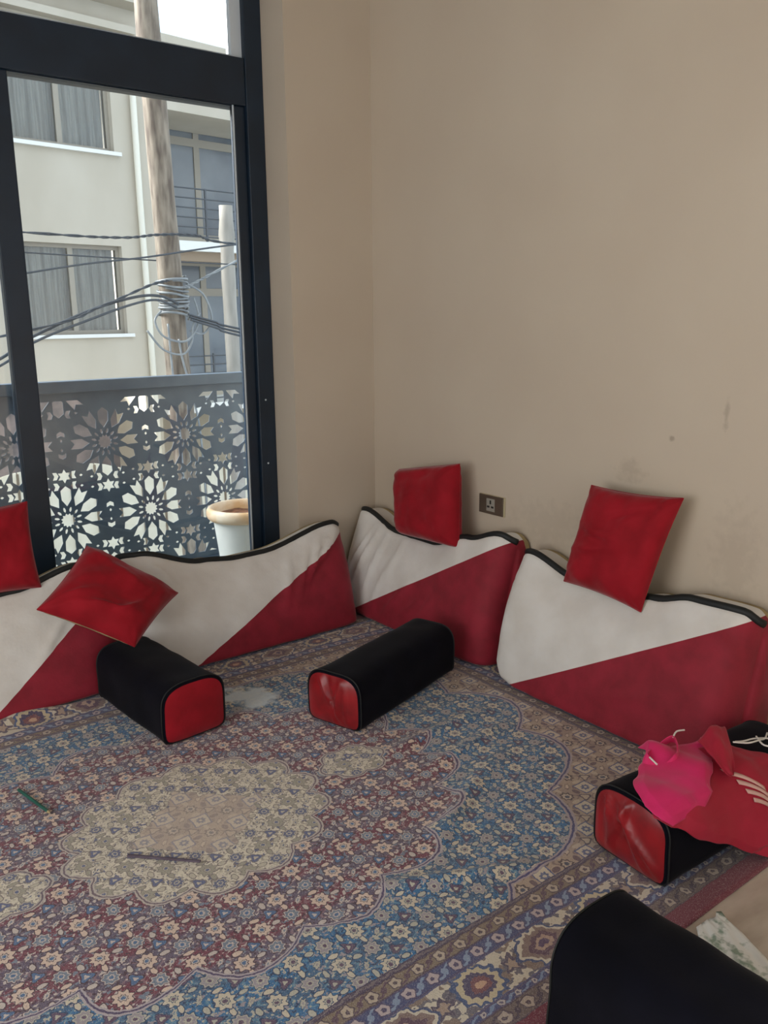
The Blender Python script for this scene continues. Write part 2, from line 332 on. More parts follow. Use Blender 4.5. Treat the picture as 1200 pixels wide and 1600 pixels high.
# ------------------------------------------------------------------ room shell
RX0, RY0, RH = -4.2, -5.4, 3.25
def smudges(m, spots, axis):
    nt = m.node_tree; X.nt = nt; tc = nt.nodes.new('ShaderNodeTexCoord'); sp = nt.nodes.new('ShaderNodeSeparateXYZ'); nt.links.new(tc.outputs['Object'], sp.inputs[0])
    bs = nt.nodes['Principled BSDF']; c = X(bs.inputs['Base Color'].links[0].from_socket); n = xnoise(tc.outputs['Object'], 30, 4, 0); a = X(sp.outputs[axis]); z = X(sp.outputs[2])
    for (p, q, w, h, k) in spots:
        d = xlen((a-p)*(1/w), (z-q)*(1/h))+(n-.5)*2.2; c = mixc((1-step(d, .3, 1.0))*k, c, (120, 104, 86))
    nt.links.new(c.o, bs.inputs['Base Color'])
    return m
def shell():
    MB().box((RX0-.2, RY0-.2, -.15), (.2, .38, 0)).build('floor', M['tile'], kind='structure')
    MB().box((RX0-.2, RY0-.2, RH), (.2, .38, RH+.15)).build('ceiling', M['ceil'], kind='structure')
    rw = mat('wall_paint_right', (192, 178, 160), (196, 183, 165), 2, .55, .15, 60, bdist=.001)
    smudges(rw, [(-1.66, .99, .012, .012, .5), (-1.85, 1.08, .012, .06, .35), (-1.5, .86, .07, .05, .22), (-1.15, .60, .25, .10, .12), (-1.92, .62, .10, .22, .15), (-.35, .52, .2, .12, .15)], 1)
    MB().box((0, RY0-.2, 0), (.2, .38, RH)).build('wall_right', rw, kind='structure')
    # window wall: opening X -3.55..-.45, Z 0..3.05
    b = MB(); b.box((-.45, 0, 0), (0, .38, RH)); b.box((RX0-.2, 0, 0), (-3.55, .38, RH)); b.box((-3.55, 0, 3.05), (-.45, .38, RH))
    b.build('wall_window', M['wall'], kind='structure')
    b = MB(); b.box((RX0-.2, RY0, 0), (RX0, -3.4, RH)); b.box((RX0-.2, -1.0, 0), (RX0, 0, RH)); b.box((RX0-.2, -3.4, 0), (RX0, -1.0, .5)); b.box((RX0-.2, -3.4, 2.9), (RX0, -1.0, RH))
    b.build('wall_left', M['wall'], kind='structure')
    b = MB(); b.box((RX0-.2, RY0-.2, 0), (-3.7, RY0, RH)); b.box((-1.5, RY0-.2, 0), (0, RY0, RH)); b.box((-3.7, RY0-.2, 0), (-1.5, RY0, .5)); b.box((-3.7, RY0-.2, 2.9), (-1.5, RY0, RH))
    b.build('wall_rear', M['wall'], kind='structure')
shell()

def window():
    w = empty('window_1', (-2.0, .24, 0), kind='structure')
    def part(name, a, b, m='frame', bev=.004, **k):
        o = MB().box((a[0]+2.0, a[1]-.24, a[2]), (b[0]+2.0, b[1]-.24, b[2])).build(name, M[m], w, bevel=bev, **k); return o
    # outer frame
    part('jamb', (-.535, .18, 0), (-.45, .30, 3.05)); part('jamb', (-3.55, .18, 0), (-3.465, .30, 3.05))
    part('head', (-3.465, .18, 2.98), (-.535, .30, 3.05)); part('threshold', (-3.465, .18, 0.001), (-.535, .30, .05))
    part('transom', (-3.465, .185, 2.285), (-.535, .295, 2.475))
    # sliding sashes: right sash set back, the others nearer the room
    def sash(x0, x1, y0, lw=.055, rw=.055, z0=.05, z1=2.285, bottom=.09, top=.03):
        part('stile', (x0, y0, z0), (x0+lw, y0+.04, z1)); part('stile', (x1-rw, y0, z0), (x1, y0+.04, z1))
        part('rail', (x0+lw, y0, z0), (x1-rw, y0+.04, z0+bottom)); part('rail', (x0+lw, y0, z1-top), (x1-rw, y0+.04, z1))
        part('pane', (x0+lw, y0+.018, z0+bottom), (x1-rw, y0+.024, z1-top), 'glass', 0)
    sash(-1.60, -.535, .20, lw=.09, rw=.052, top=.004)
    sash(-2.60, -1.53, .245, lw=.06, rw=.06)
    sash(-3.465, -2.54, .20)
    part('bead', (-.596, .196, .14), (-.590, .202, 2.285), 'silver', 0)
    # upper light
    part('stile', (-2.06, .2, 2.475), (-2.0, .26, 2.98))
    for x0, x1 in ((-3.465, -2.06), (-2.0, -.535)):
        part('light_frame', (x0, .21, 2.475), (x1, .25, 2.485), 'silver', 0)
        part('pane', (x0+.005, .225, 2.485), (x1-.02, .231, 2.975), 'glass', 0)
    part('light_frame', (-.585, .205, 2.475), (-.535, .25, 2.98), 'silver', 0)
    for z in (1.02, .72):  # small screws on the jamb
        o = MB().lathe([(0.0005, 0), (.004, .0005), (.0045, .002), (.0005, .003)], 10).build('screw', M['silver'], w)
        o.location = (-.50+2.0, .18-.24, z); o.rotation_euler = (R(90), 0, 0)
window()

# socket plate on the right wall
def socket():
    t = empty('wall_socket', (0, -.825, .618), (0, 0, R(-90)), label='bronze electric socket plate on the right wall between two red pillows', cat='socket')
    MB().box((-.0745, -.006, -.042), (.0745, -.0005, .042)).build('surround', M['brass'], t, bevel=.002)
    MB().box((-.072, -.011, -.040), (.068, -.005, .040)).build('cover_plate', M['bronze'], t, bevel=.002)
    MB().box((-.026, -.0125, -.027), (.022, -.010, .027)).build('socket_module', M['grey'], t, bevel=.001)
    for x, z, w, h in ((-.002, .012, .004, .008), (-.014, -.008, .007, .004), (.010, -.008, .007, .004)):
        MB().box((x-w, -.0135, z-h), (x+w, -.0120, z+h)).build('pin_hole', M['hole'], t)
socket()

# ------------------------------------------------------------------ carpet
def carpet():
    hx, hy, nx, ny = 1.575, 1.09, 330, 230
    folds = [((.23, -.55), (.62, -.745), .011, .022), ((-.10, -.77), (.20, -.765), .006, .02), ((1.10, -.0), (.66, -.03), .010, .024), ((1.08, -.12), (.70, -.19), .009, .022),
             ((.10, -.60), (-.16, -.63), .004, .02), ((-.30, .97), (.05, .93), .012, .03), ((.95, -.25), (.50, -.45), .007, .03), ((.85, .20), (.52, .16), .007, .03), ((.75, -.33), (.42, -.52), .006, .03),
             ((-.45, .93), (-.1, .99), .010, .025)]
    def hgt(x, y):
        z = .011 + .0035*noise.noise((x*2.2, y*2.2, 3)) + .0032*noise.noise((x*2.5+y*1.2, y*9-x*4, 9))
        for a, b, h, w in folds:
            A = Vector(a); D = Vector(b)-A; L = D.length; D /= L; q = Vector((x, y))-A; s = q.dot(D)/L
            if -.2 < s < 1.2:
                d = abs(q.x*D.y-q.y*D.x)+0.0; e = max(0, min(1, (s+.15)/.3))*max(0, min(1, (1.15-s)/.3)); z += 1.35*h*e*math.exp(-(d/w)**2)
        return z
    vs = [((i/nx*2-1)*hx, (j/ny*2-1)*hy, 0) for j in range(ny+1) for i in range(nx+1)]
    vs = [(x, y, hgt(x, y)) for x, y, _ in vs]
    fs = [(j*(nx+1)+i, j*(nx+1)+i+1, (j+1)*(nx+1)+i+1, (j+1)*(nx+1)+i) for j in range(ny) for i in range(nx)]
    # skirt down to the floor
    m = MB(); m.add(vs, fs)
    ring = [i for i in range(nx)] + [j*(nx+1)+nx for j in range(ny)] + [ny*(nx+1)+nx-i for i in range(nx)] + [(ny-j)*(nx+1) for j in range(ny)]
    n0 = len(m.v); m.v += [(m.v[i][0], m.v[i][1], .0008) for i in ring]; n = len(ring)
    m.f += [(ring[(k+1) % n], ring[k], n0+k, n0+(k+1) % n) for k in range(n)]
    o = m.build('carpet', carpet_material(), smooth=True, recalc=False, label='large patterned oriental carpet in blue, maroon and cream with a central medallion', cat='carpet')
    o.location = (-1.6, -1.29, 0)
carpet()

# ------------------------------------------------------------------ soft goods
def lerpt(pts, x):
    if x <= pts[0][0]: return pts[0][1]
    for (a, ya), (b, yb) in zip(pts, pts[1:]):
        if x <= b: return ya+(yb-ya)*(x-a)/(b-a)
    return pts[-1][1]
def interp(pts, x):
    if x <= pts[0][0]: return pts[0][1]
    for (a, ya), (b, yb) in zip(pts, pts[1:]):
        if x <= b:
            t = (x-a)/(b-a); t = t*t*(3-2*t); return ya+(yb-ya)*t
    return pts[-1][1]
def split_build(bm, planes, names, mats, parent):
    """cut the closed body by planes and hand each region to its own part; names keyed by the side code"""
    for co, no in planes:
        bmesh.ops.bisect_plane(bm, geom=bm.verts[:]+bm.edges[:]+bm.faces[:], plane_co=co, plane_no=no)
    bm.normal_update(); bm.faces.ensure_lookup_table(); bm.verts.ensure_lookup_table()
    vn = [v.normal.copy() for v in bm.verts]; vc = [v.co.copy() for v in bm.verts]; regs = {}
    for f in bm.faces:
        c = f.calc_center_median(); code = tuple((c-co).dot(no) > 0 for co, no in planes); regs.setdefault(names(code), []).append(f)
    for nm, faces in regs.items():
        idx = {}; vs = []; fs = []; ns = []
        for f in faces:
            t = []
            for v in f.verts:
                if v.index not in idx: idx[v.index] = len(vs); vs.append(tuple(vc[v.index])); ns.append(vn[v.index])
                t.append(idx[v.index])
            fs.append(t)
        me = bpy.data.meshes.new(nm); me.from_pydata(vs, [], fs); me.materials.append(mats[nm])
        me.polygons.foreach_set('use_smooth', [True]*len(me.polygons)); me.normals_split_custom_set_from_vertices(ns)
        o = bpy.data.objects.new(nm, me); COL.objects.link(o); o.parent = parent

def backrest(loc, rotz, L, Hp, Db, Dt, seam, label, seed=0, lift=(), bulge=.022, wr=.006, creases=()):
    t = empty('backrest_cushion', loc, (0, 0, rotz), label=label, cat='cushion', group='backrest cushions along the walls')
    # outline of the cross-section, resampled
    nx, bm = 90, bmesh.new(); rows = []
    rnd = random.Random(seed)
    for i in range(nx+1):
        tau = i/nx; x = L*(.5-.5*math.cos(math.pi*tau)); q = abs(2*x/L-1); e = (max(0, 1-q**14))**.5
        H = interp(Hp, x)*(.94+.06*e); zb = interp(lift, x) if lift else 0
        db = Db*(.60+.40*e); dt = Dt*(.50+.50*e)
        P = [(0, zb), (-db, zb), (-dt, H), (0, H-.005)]; rad = [.02, .035, .022, .02]
        pts = []
        for k in range(4):
            a = Vector(P[k-1]); b = Vector(P[k]); c = Vector(P[(k+1) % 4]); r = rad[k]
            p0 = b+(a-b).normalized()*r; p2 = b+(c-b).normalized()*r
            pts.append([p0*(1-s)**2+b*2*s*(1-s)+p2*s*s for s in (0, .25, .5, .75, 1)])
        ring = []
        segn = {0: 8, 1: 26, 2: 4, 3: 10}  # straight runs after corner k
        for k in range(4):
            ring += pts[k]; a = pts[k][-1]; b = pts[(k+1) % 4][0]; n = segn[k]
            for s in range(1, n):
                w = s/n; p = a.lerp(b, w)
                if k == 1: d = (b-a); nrm = Vector((-d.y, d.x)).normalized(); nrm = nrm if nrm.x < 0 else -nrm; p = p + nrm*bulge*math.sin(math.pi*w)*(.3+.7*e)
                ring.append(p)
        row = []
        for p in ring:
            y, z = p
            d = 0
            if y < -.03:
                d = wr*noise.noise((x*9+seed, z*5, seed))+wr*.6*noise.noise(((x+z)*22, (x-z)*7, seed+5))
                for (cx, cz, ang, ln, wd, am) in creases:
                    ca, sa = math.cos(R(ang)), math.sin(R(ang)); lx = (x-cx)*ca+(z-cz)*sa; lz = -(x-cx)*sa+(z-cz)*ca
                    d += 1.7*am*math.exp(-(lz/wd)**2)*math.exp(-(lx/ln)**2)
            row.append(bm.verts.new((x + .3*d, y-d, max(z, .001)+(d*.3 if z > .05 else 0))))
        rows.append(row)
    n = len(rows[0])
    for i in range(nx):
        for k in range(n): bm.faces.new((rows[i][k], rows[i+1][k], rows[i+1][(k+1) % n], rows[i][(k+1) % n]))
    for row, s, xx in ((rows[0], -1, 0), (rows[-1], 1, L)):
        c = Vector((0, 0, 0)); 
        for v in row: c += v.co
        c /= n; prev = row
        for sc, ox in ((.93, .008), (.8, .014), (.6, .018), (.35, .02), (.12, .021)):
            cur = [bm.verts.new((xx+s*ox, c.y+(v.co.y-c.y)*sc, c.z+(v.co.z-c.z)*sc)) for v in row]
            for k in range(n): bm.faces.new((prev[k], cur[k], cur[(k+1) % n], prev[(k+1) % n]))
            prev = cur
        bm.faces.new(prev)
    bmesh.ops.recalc_face_normals(bm, faces=bm.faces)
    top = [(v.co.copy()) for v in [max(r, key=lambda q: q.co.z*1.0 - q.co.y*.25) for r in rows]]
    (x0, z0), (x1, z1) = seam
    sn = Vector((-(z1-z0), 0, (x1-x0))).normalized()
    planes = [(Vector((x0, 0, z0)), sn), (Vector((0, -.03, 0)), Vector((0, 1, 0)))]
    split_build(bm, planes, lambda c: 'back_panel' if c[1] else ('cream_panel' if c[0] else 'red_panel'),
                {'back_panel': M['khaki'], 'cream_panel': M['cream'], 'red_panel': M['red']}, t)
    bm.free()
    pts = [Vector((p.x, p.y+.004, p.z+.004)) for p in top[3:-3:2]]
    MB().tube(pts, .0105, 8, flat=1.3).build('piping', M['piping'], t, smooth=True)
    return t
WIN = 0.0; RWL = R(-90)
cr2 = [(.90, .33, 35, .10, .008, .010), (.84, .30, 55, .09, .007, .010), (.93, .38, 20, .08, .006, .008), (.70, .25, 70, .10, .012, .007), (.78, .27, 62, .08, .008, .008), (.15, .38, -50, .07, .010, .007), (.10, .42, -30, .06, .008, .007)]
backrest((-1.365, -.055, .018), WIN, 1.055, [(0, .475), (.06, .465), (.34, .388), (.50, .372), (.62, .375), (1.0, .452), (1.055, .44)], .275, .11, ((.20, 0), (1.06, .415)),
         'red and cream backrest cushion under the window, right of the leaning red pillow', 2, creases=cr2)
backrest((-2.47, -.055, .018), WIN, 1.05, [(0, .45), (.45, .385), (.7, .41), (.94, .465), (1.05, .455)], .275, .11, ((.53, 0), (1.04, .40)),
         'red and cream backrest cushion cut off by the left edge of the photo', 7, creases=[(.5, .2, 30, .1, .02, .008), (.8, .25, 50, .1, .014, .006)])
cr3 = [(.12, .28, 65, .14, .008, .009), (.18, .30, 72, .14, .008, .010), (.25, .27, 78, .14, .009, .009), (.33, .20, 70, .12, .010, .008), (.05, .15, 80, .12, .010, .008), (.45, .14, 50, .10, .010, .010), (.55, .12, 40, .09, .009, .009), (.66, .16, 60, .09, .012, .006), (.38, .3, 80, .1, .01, .006)]
backrest((-.008, -.022, .018), RWL, 1.025, [(0, .465), (.08, .47), (.32, .405), (.57, .405), (.80, .475), (.98, .525), (1.025, .515)], .275, .135, ((.12, 0), (1.03, .505)),
         'red and cream backrest cushion in the room corner under the upright red pillow', 3, creases=cr3, wr=.004)
cr4 = [(.03, .40, 10, .05, .006, .006), (.04, .36, 0, .05, .006, .005), (.93, .44, -25, .06, .007, .006), (.90, .40, -35, .07, .009, .005), (.62, .15, 20, .12, .03, .006)]
backrest((-.008, -1.105, .018), RWL, .975, [(0, .485), (.06, .49), (.28, .435), (.5, .425), (.62, .450), (.76, .485), (.93, .49), (.975, .47)], .30, .135, ((.10, .0), (.96, .47)),
         'red and cream backrest cushion on the right wall under the slanted red pillow', 4, lift=[(0, .10), (.03, .055), (.08, .015), (.15, 0)], creases=cr4, wr=.0035, bulge=.03)

def pillow(TL, TR, BR, BL, th, label, seed, p=2.6, wr=.006, pinch=.05, matname='red2', creases=(), back='khaki'):
    TL, TR, BR, BL = map(Vector, (TL, TR, BR, BL)); c = (TL+TR+BR+BL)/4
    ux = ((TR-TL)+(BR-BL)).normalized(); uy = ((TL-BL)+(TR-BR)); uy = (uy-ux*uy.dot(ux)).normalized(); nz = ux.cross(uy)
    m = Matrix((ux, uy, nz)).transposed().to_4x4(); m.translation = c
    t = empty('pillow', label=label, cat='pillow', group='loose red velvet pillows'); t.matrix_world = m
    inv = m.inverted(); q = [inv @ v for v in (TL, TR, BR, BL)]
    N = 44; bm = bmesh.new(); G = {}
    for side in (1, -1):
        for j in range(N+1):
            for i in range(N+1):
                edge = i in (0, N) or j in (0, N)
                if side == -1 and edge: G[(side, i, j)] = G[(1, i, j)]; continue
                u = math.sin((i/N-.5)*math.pi*.96)/math.sin(.48*math.pi); v = math.sin((j/N-.5)*math.pi*.96)/math.sin(.48*math.pi)
                a = (u+1)/2; b = (v+1)/2
                pt = q[3]*(1-a)*(1-b)+q[2]*a*(1-b)+q[0]*(1-a)*b+q[1]*a*b
                pt = Vector((pt.x*(1-pinch*(1-v*v)*abs(u)**3), pt.y*(1-pinch*(1-u*u)*abs(v)**3), pt.z))
                prof = max(0, (1-abs(u)**p))*max(0, (1-abs(v)**p)); z = (th*.5 if side == 1 else -th*.3)*prof**.5
                d = wr*noise.noise((u*2.5+seed, v*2.5, seed*3.1))*(prof**.5)*2 + wr*.6*noise.noise((u*7, v*7+seed, 1))*(prof**.3)
                k = (abs(u)*abs(v))**3
                d += wr*1.4*k*math.sin((abs(u)-abs(v))*26)*prof**.3
                for (cx, cy, ang, ln, wd, am) in creases:
                    ca, sa = math.cos(R(ang)), math.sin(R(ang)); lx = (u-cx)*ca+(v-cy)*sa; ly = -(u-cx)*sa+(v-cy)*ca
                    d += 3.0*am*math.exp(-(ly/wd)**2)*math.exp(-(lx/ln)**2)
                pt.z += z + side*d*(0 if edge else 1); G[(side, i, j)] = bm.verts.new(pt)
    for side, nm, mm in ((1, 'front_cover', matname), (-1, 'back_cover', back)):
        for j in range(N):
            for i in range(N):
                f = [G[(side, i, j)], G[(side, i+1, j)], G[(side, i+1, j+1)], G[(side, i, j+1)]]
                fc = bm.faces.new(f if side == 1 else f[::-1]); fc.material_index = 0 if side == 1 else 1
    bm.normal_update(); bm.verts.index_update()
    for mi, nm, mm in ((0, 'front_cover', matname), (1, 'back_cover', back)):
        idx = {}; vs = []; ns = []; fs = []
        for f in bm.faces:
            if f.material_index != mi: continue
            tt = []
            for v in f.verts:
                if v.index not in idx: idx[v.index] = len(vs); vs.append(tuple(v.co)); ns.append(v.normal.copy())
                tt.append(idx[v.index])
            fs.append(tt)
        me = bpy.data.meshes.new(nm); me.from_pydata(vs, [], fs); me.materials.append(M[mm]); me.polygons.foreach_set('use_smooth', [True]*len(fs)); me.normals_split_custom_set_from_vertices(ns)
        o = bpy.data.objects.new(nm, me); COL.objects.link(o); o.parent = t
    rim = [G[(1, i, 0)].co for i in range(0, N+1, 2)] + [G[(1, N, j)].co for j in range(2, N+1, 2)] + [G[(1, i, N)].co for i in range(N-2, -1, -2)] + [G[(1, 0, j)].co for j in range(N-2, 0, -2)]
    rim = [v.copy() for v in rim]; rim.append(rim[0].copy())
    MB().tube(rim, .0022, 6, cap=False).build('seam', M[matname], t, smooth=True)
    bm.free(); return t
pillow((-.115, -.335, .715), (-.10, -.725, .790), (-.145, -.775, .445), (-.155, -.40, .435), .15, 'upright boxy red velvet pillow above the corner cushion, left of the socket', 1, p=7, pinch=.0, wr=.004, back='red2', creases=[(0, .75, 4, .8, .12, -.004), (-.5, -.2, 80, .4, .1, .002)])
pillow((-.10, -1.415, .805), (-.085, -1.775, .815), (-.17, -1.70, .425), (-.18, -1.375, .455), .13, 'slanted red velvet pillow leaning on the right wall, right of the socket', 2, p=3.4,
       creases=[(-.3, .15, -8, .5, .06, .007), (-.35, -.15, 12, .5, .05, .006), (.2, .6, 20, .4, .05, -.004)])
pillow((-2.03, -.10, .735), (-1.675, -.10, .745), (-1.675, -.17, .435), (-2.04, -.17, .44), .12, 'red velvet pillow at the left edge of the photo, in front of the window', 3, p=3.2)
pillow((-1.50, -.19, .565), (-1.20, -.30, .345), (-1.465, -.505, .252), (-1.745, -.36, .415), .16, 'red velvet pillow tipped over onto the dark bolster below the window', 4, p=3.4,
       creases=[(.45, -.35, 60, .35, .06, .006), (.55, .1, 80, .3, .05, .004), (.1, -.55, 15, .5, .05, .005), (-.6, -.5, 40, .3, .05, .004), (-.2, .5, -20, .5, .07, .003)])

def bolster(A, B, w, h, label, seed, wr=.004, satin='satin', folds=(), border=.90, name='bolster'):
    """A floor point under the centre of the visible end, B under the centre of the far end"""
    A, B = Vector(A), Vector(B); d = (B-A); L = d.length; ang = math.atan2(d.y, d.x)
    t = empty(name, (A.x, A.y, .018), (0, 0, ang), label=label, cat='bolster', group='dark velvet bolsters with red ends')
    # local x: along the bolster, y: across, z: up
    prof = []
    n = 64
    for k in range(n):
        a = 2*math.pi*k/n - math.pi/2; c, s = math.cos(a), math.sin(a)
        e = 3.4 if s > 0 else 9
        r = (abs(c)**e+abs(s)**e)**(-1/e); prof.append((r*c*w/2, h/2+r*s*h/2*(1.0)))
    def nse(x, y, z): return wr*(noise.noise((x*5+seed, y*5, z*5))+.5*noise.noise((x*13, y*13+seed, z*13)))
    bm = MB(); nx = 46; rings = []
    xs = [L*i/nx for i in range(nx+1)]
    def ring(x, sc, ox):
        out = []
        for y, z in prof:
            f = sc; yy = y*f; zc = h*(.5 if f >= .98 else .36); zz = zc+(z-zc)*f; dn = nse(x, yy, zz)
            rr = math.hypot(yy, zz-h/2) or 1
            flare = 1+.03*math.exp(-((x)/.05)**2)
            out.append((x+ox, yy*flare+dn*yy/rr, max(.001, zz+dn*(zz-h/2)/rr)))
        return out
    seq = [(0, .925, -.008), (0, .955, -.007), (0, .985, -.003), (.004, 1.0, 0)] + [(x, 1.0, 0) for x in xs[1:-1]] + [(L-.004, 1, 0), (L, .985, .003), (L, .955, .007), (L, .925, .008)]
    rr = [ring(*s) for s in seq]
    vs = [p for r_ in rr for p in r_]; fs = [(i*n+k, (i+1)*n+k, (i+1)*n+(k+1) % n, i*n+(k+1) % n) for i in range(len(rr)-1) for k in range(n)]
    bm.add(vs, fs).build('cover', M['navy'], t, smooth=True)
    for sgn, base, xo in ((-1, rr[0], 0), (1, rr[-1], L)):
        scs = [1, .97, .92, .85, .77, .68, .58, .47, .36, .25, .14, .05]; e = MB(); vs = []
        for s in scs:
            for (x, y, z) in base:
                yy = y*s; zz = h/2+(z-h/2)*s; k = 1-s
                dd = .012*(1-s**4)
                for (cy, cz, an, ln, wd, am) in folds:
                    ca, sa = math.cos(R(an)), math.sin(R(an)); lx = (yy-cy)*ca+(zz-cz)*sa; ly = -(yy-cy)*sa+(zz-cz)*ca
                    dd += am*math.exp(-(ly/wd)**2)*math.exp(-(lx/ln)**2)*min(1, k*8)
                vs.append((x+sgn*dd, yy, zz))
        fs = [(i*n+k, (i+1)*n+k, (i+1)*n+(k+1) % n, i*n+(k+1) % n) for i in range(len(scs)-1) for k in range(n)] + [tuple((len(scs)-1)*n+k for k in range(n))]
        e.add(vs, fs).build('end_panel', M[satin], t, smooth=True)
    for xo, sg in ((-.006, 1), (L+.006, 1)):
        rp = ring(max(0, min(L, xo)), 1.0, -.002 if xo < 0 else .002); rp.append(rp[0]); MB().tube(rp, .0022, 6, cap=False).build('piping', M['piping'], t, smooth=True)
    return t
F2 = [(-.03, .12, 100, .10, .008, .010), (.0, .10, 75, .12, .007, -.008), (.03, .13, 60, .09, .007, .009), (-.06, .10, 85, .10, .006, .008)]
F3 = [(.02, .13, 110, .12, .007, .012), (-.02, .09, 60, .10, .010, .012), (.06, .12, 80, .10, .006, .010), (.08, .10, 88, .1, .005, -.007), (-.06, .07, 45, .07, .010, .010), (.0, .17, 95, .06, .006, .008)]
bolster((-1.397, -.828, 0), (-1.44, -.345, 0), .235, .205, 'dark bolster with a flat red end under the tipped pillow', 1, satin='red2', folds=[(0, .1, 70, .1, .03, .003)])
bolster((-.980, -1.060, 0), (-.400, -.885, 0), .225, .192, 'dark bolster lying alone mid-carpet before the corner cushion', 2, folds=F2)
bolster((-.822, -2.165, 0), (-.20, -2.205, 0), .232, .196, 'dark bolster with creased red satin end, under the pink trousers', 3, folds=F3)
bolster((-1.295, -3.02, 0), (-1.295, -2.42, 0), .25, .265, 'black bolster end nearest the camera at the lower right corner', 4, wr=.009)

# ------------------------------------------------------------------ pink trousers thrown over the bolster
def trousers():
    t = empty('trousers', (-.6, -2.2, 0), label='crumpled pink trousers, light differences painted as crimson, thrown over the right bolster', cat='clothes')
    path = [(-2.055, .225), (-2.12, .226), (-2.22, .226), (-2.27, .214), (-2.305, .17), (-2.325, .10), (-2.35, .04), (-2.38, .022), (-2.44, .018)]
    acc = [0]
    for (a, b), (c, d) in zip(path, path[1:]): acc.append(acc[-1]+math.hypot(c-a, d-b))
    def P(w):
        w = max(0, min(acc[-1]-1e-6, w))
        for i in range(len(acc)-1):
            if w <= acc[i+1]:
                s = (w-acc[i])/(acc[i+1]-acc[i]); a, b = path[i], path[i+1]; ny, nz = -(b[1]-a[1]), (b[0]-a[0]); l = math.hypot(ny, nz)
                ny, nz = -ny/l*-1, -nz/l
                return a[0]+(b[0]-a[0])*s, a[1]+(b[1]-a[1])*s, -abs(b[1]-a[1])/l, abs(b[0]-a[0])/l
    left = [(0, -.655), (.03, -.67), (.06, -.74), (.10, -.80), (.13, -.835), (.17, -.87), (.21, -.875), (.245, -.84), (.29, -.77), (.33, -.70), (.37, -.62), (.42, -.55), (.47, -.50)]
    right = [(0, -.50), (.04, -.44), (.10, -.40), (.16, -.34), (.30, -.29), (.47, -.28)]
    def sheet(name, m, l, r_, w0, w1, off, amp, seed, nu=80, nw=70, top=None):
        b = MB(); vs = []
        for j in range(nw+1):
            w = w0+(w1-w0)*j/nw; xl, xr = lerpt(l, w), lerpt(r_, w)
            for i in range(nu+1):
                s = i/nu; x = xl+(xr-xl)*s; ww = w + (top(x) if top else 0)*(1-j/nw)
                y, z, ny, nz = P(ww)
                e = min(1, min(s, 1-s)*9)*min(1, min(j, nw-j)/nw*9)
                # long soft folds running down the cloth plus a slow swell
                fo = .5+.5*math.sin(x*26 - ww*15 + 3.2*noise.noise((x*3.5+seed, ww*3.5, seed)))
                d = off + amp*(1+noise.noise((x*5+seed, ww*4, seed)))*(.2+.8*e) + amp*1.2*fo**2*e + .002*noise.noise((x*25, ww*12, seed))*e
                d += .028*math.exp(-((x+.47)/.05)**2-((ww-.09)/.05)**2)+.018*math.exp(-((x+.66)/.035)**2-((ww-.05)/.04)**2)
                vs.append((x+.6, y+ny*d+2.2, max(z+nz*d, .016)))
        fs = [(j*(nu+1)+i, j*(nu+1)+i+1, (j+1)*(nu+1)+i+1, (j+1)*(nu+1)+i) for j in range(nw) for i in range(nu)]
        o = b.add(vs, fs).build(name, M[m], t, smooth=True, recalc=False)
        sm = o.modifiers.new('thick', 'SOLIDIFY'); sm.thickness = .0025; sm.offset = 1
        return o
    tw = lambda x: .012*math.sin(x*34+1)+.008*math.sin(x*71)+max(0, min(.11, .45*(x+.68)))
    sheet('trouser_leg', 'crimson', [(w, interp(left, w)+(.10 if w < .2 else .0)*(1-w/.2)) for w in (0, .05, .1, .15, .2, .25, .3, .35, .4, .45)], right, .0, .455, .004, .009, 2, top=tw)
    sheet('lit_cloth', 'pink', left, [(0, -.50), (.08, -.525), (.13, -.55), (.18, -.60), (.22, -.66), (.26, -.76)], .0, .24, .014, .010, 5, top=tw)  # not another fabric: the leg's cloth with pinker light painted into its colour
    # folded waistband loop
    b = MB(); ring = []
    for k in range(25):
        a = 2*math.pi*k/24; ring.append((-.055+.058*math.cos(a)+.012*math.sin(2*a), .062+.034*math.sin(a), .262+.012*math.sin(a+1)+.008*math.sin(3*a)))
    vs = []
    for s, dz, sc in ((0, -.018, 1.15), (.5, .002, 1.03), (1, .010, .90)):
        for p in ring[:-1]: vs.append(((p[0]+.055)*sc-.055, (p[1]-.062)*sc+.062, p[2]+dz))
    n = 24; b.add(vs, [(i*n+k, i*n+(k+1) % n, (i+1)*n+(k+1) % n, (i+1)*n+k) for i in range(2) for k in range(n)])
    o = b.build('waistband', M['pink'], t, smooth=True); sm = o.modifiers.new('thick', 'SOLIDIFY'); sm.thickness = .004
    o.modifiers.new('sub', 'SUBSURF').levels = 2; o.modifiers['sub'].render_levels = 2
    # folded crimson flap
    b = MB(); vs = []; nf = 18
    for j in range(nf+1):
        w = j/nf; hw = .062*(1-w)**.6+.004
        for i in range(nf+1):
            s = i/nf*2-1
            vs.append((.12+s*hw-.10*w, .035-.125*w, .286-.045*w**1.6+.012*math.cos(s*math.pi)*(1-w)+.006*noise.noise((s*2, w*4, 2))))
    b.add(vs, [(j*(nf+1)+i, j*(nf+1)+i+1, (j+1)*(nf+1)+i+1, (j+1)*(nf+1)+i) for j in range(nf) for i in range(nf)])
    o = b.build('folded_flap', M['crimson'], t, smooth=True); sm = o.modifiers.new('thick', 'SOLIDIFY'); sm.thickness = .003
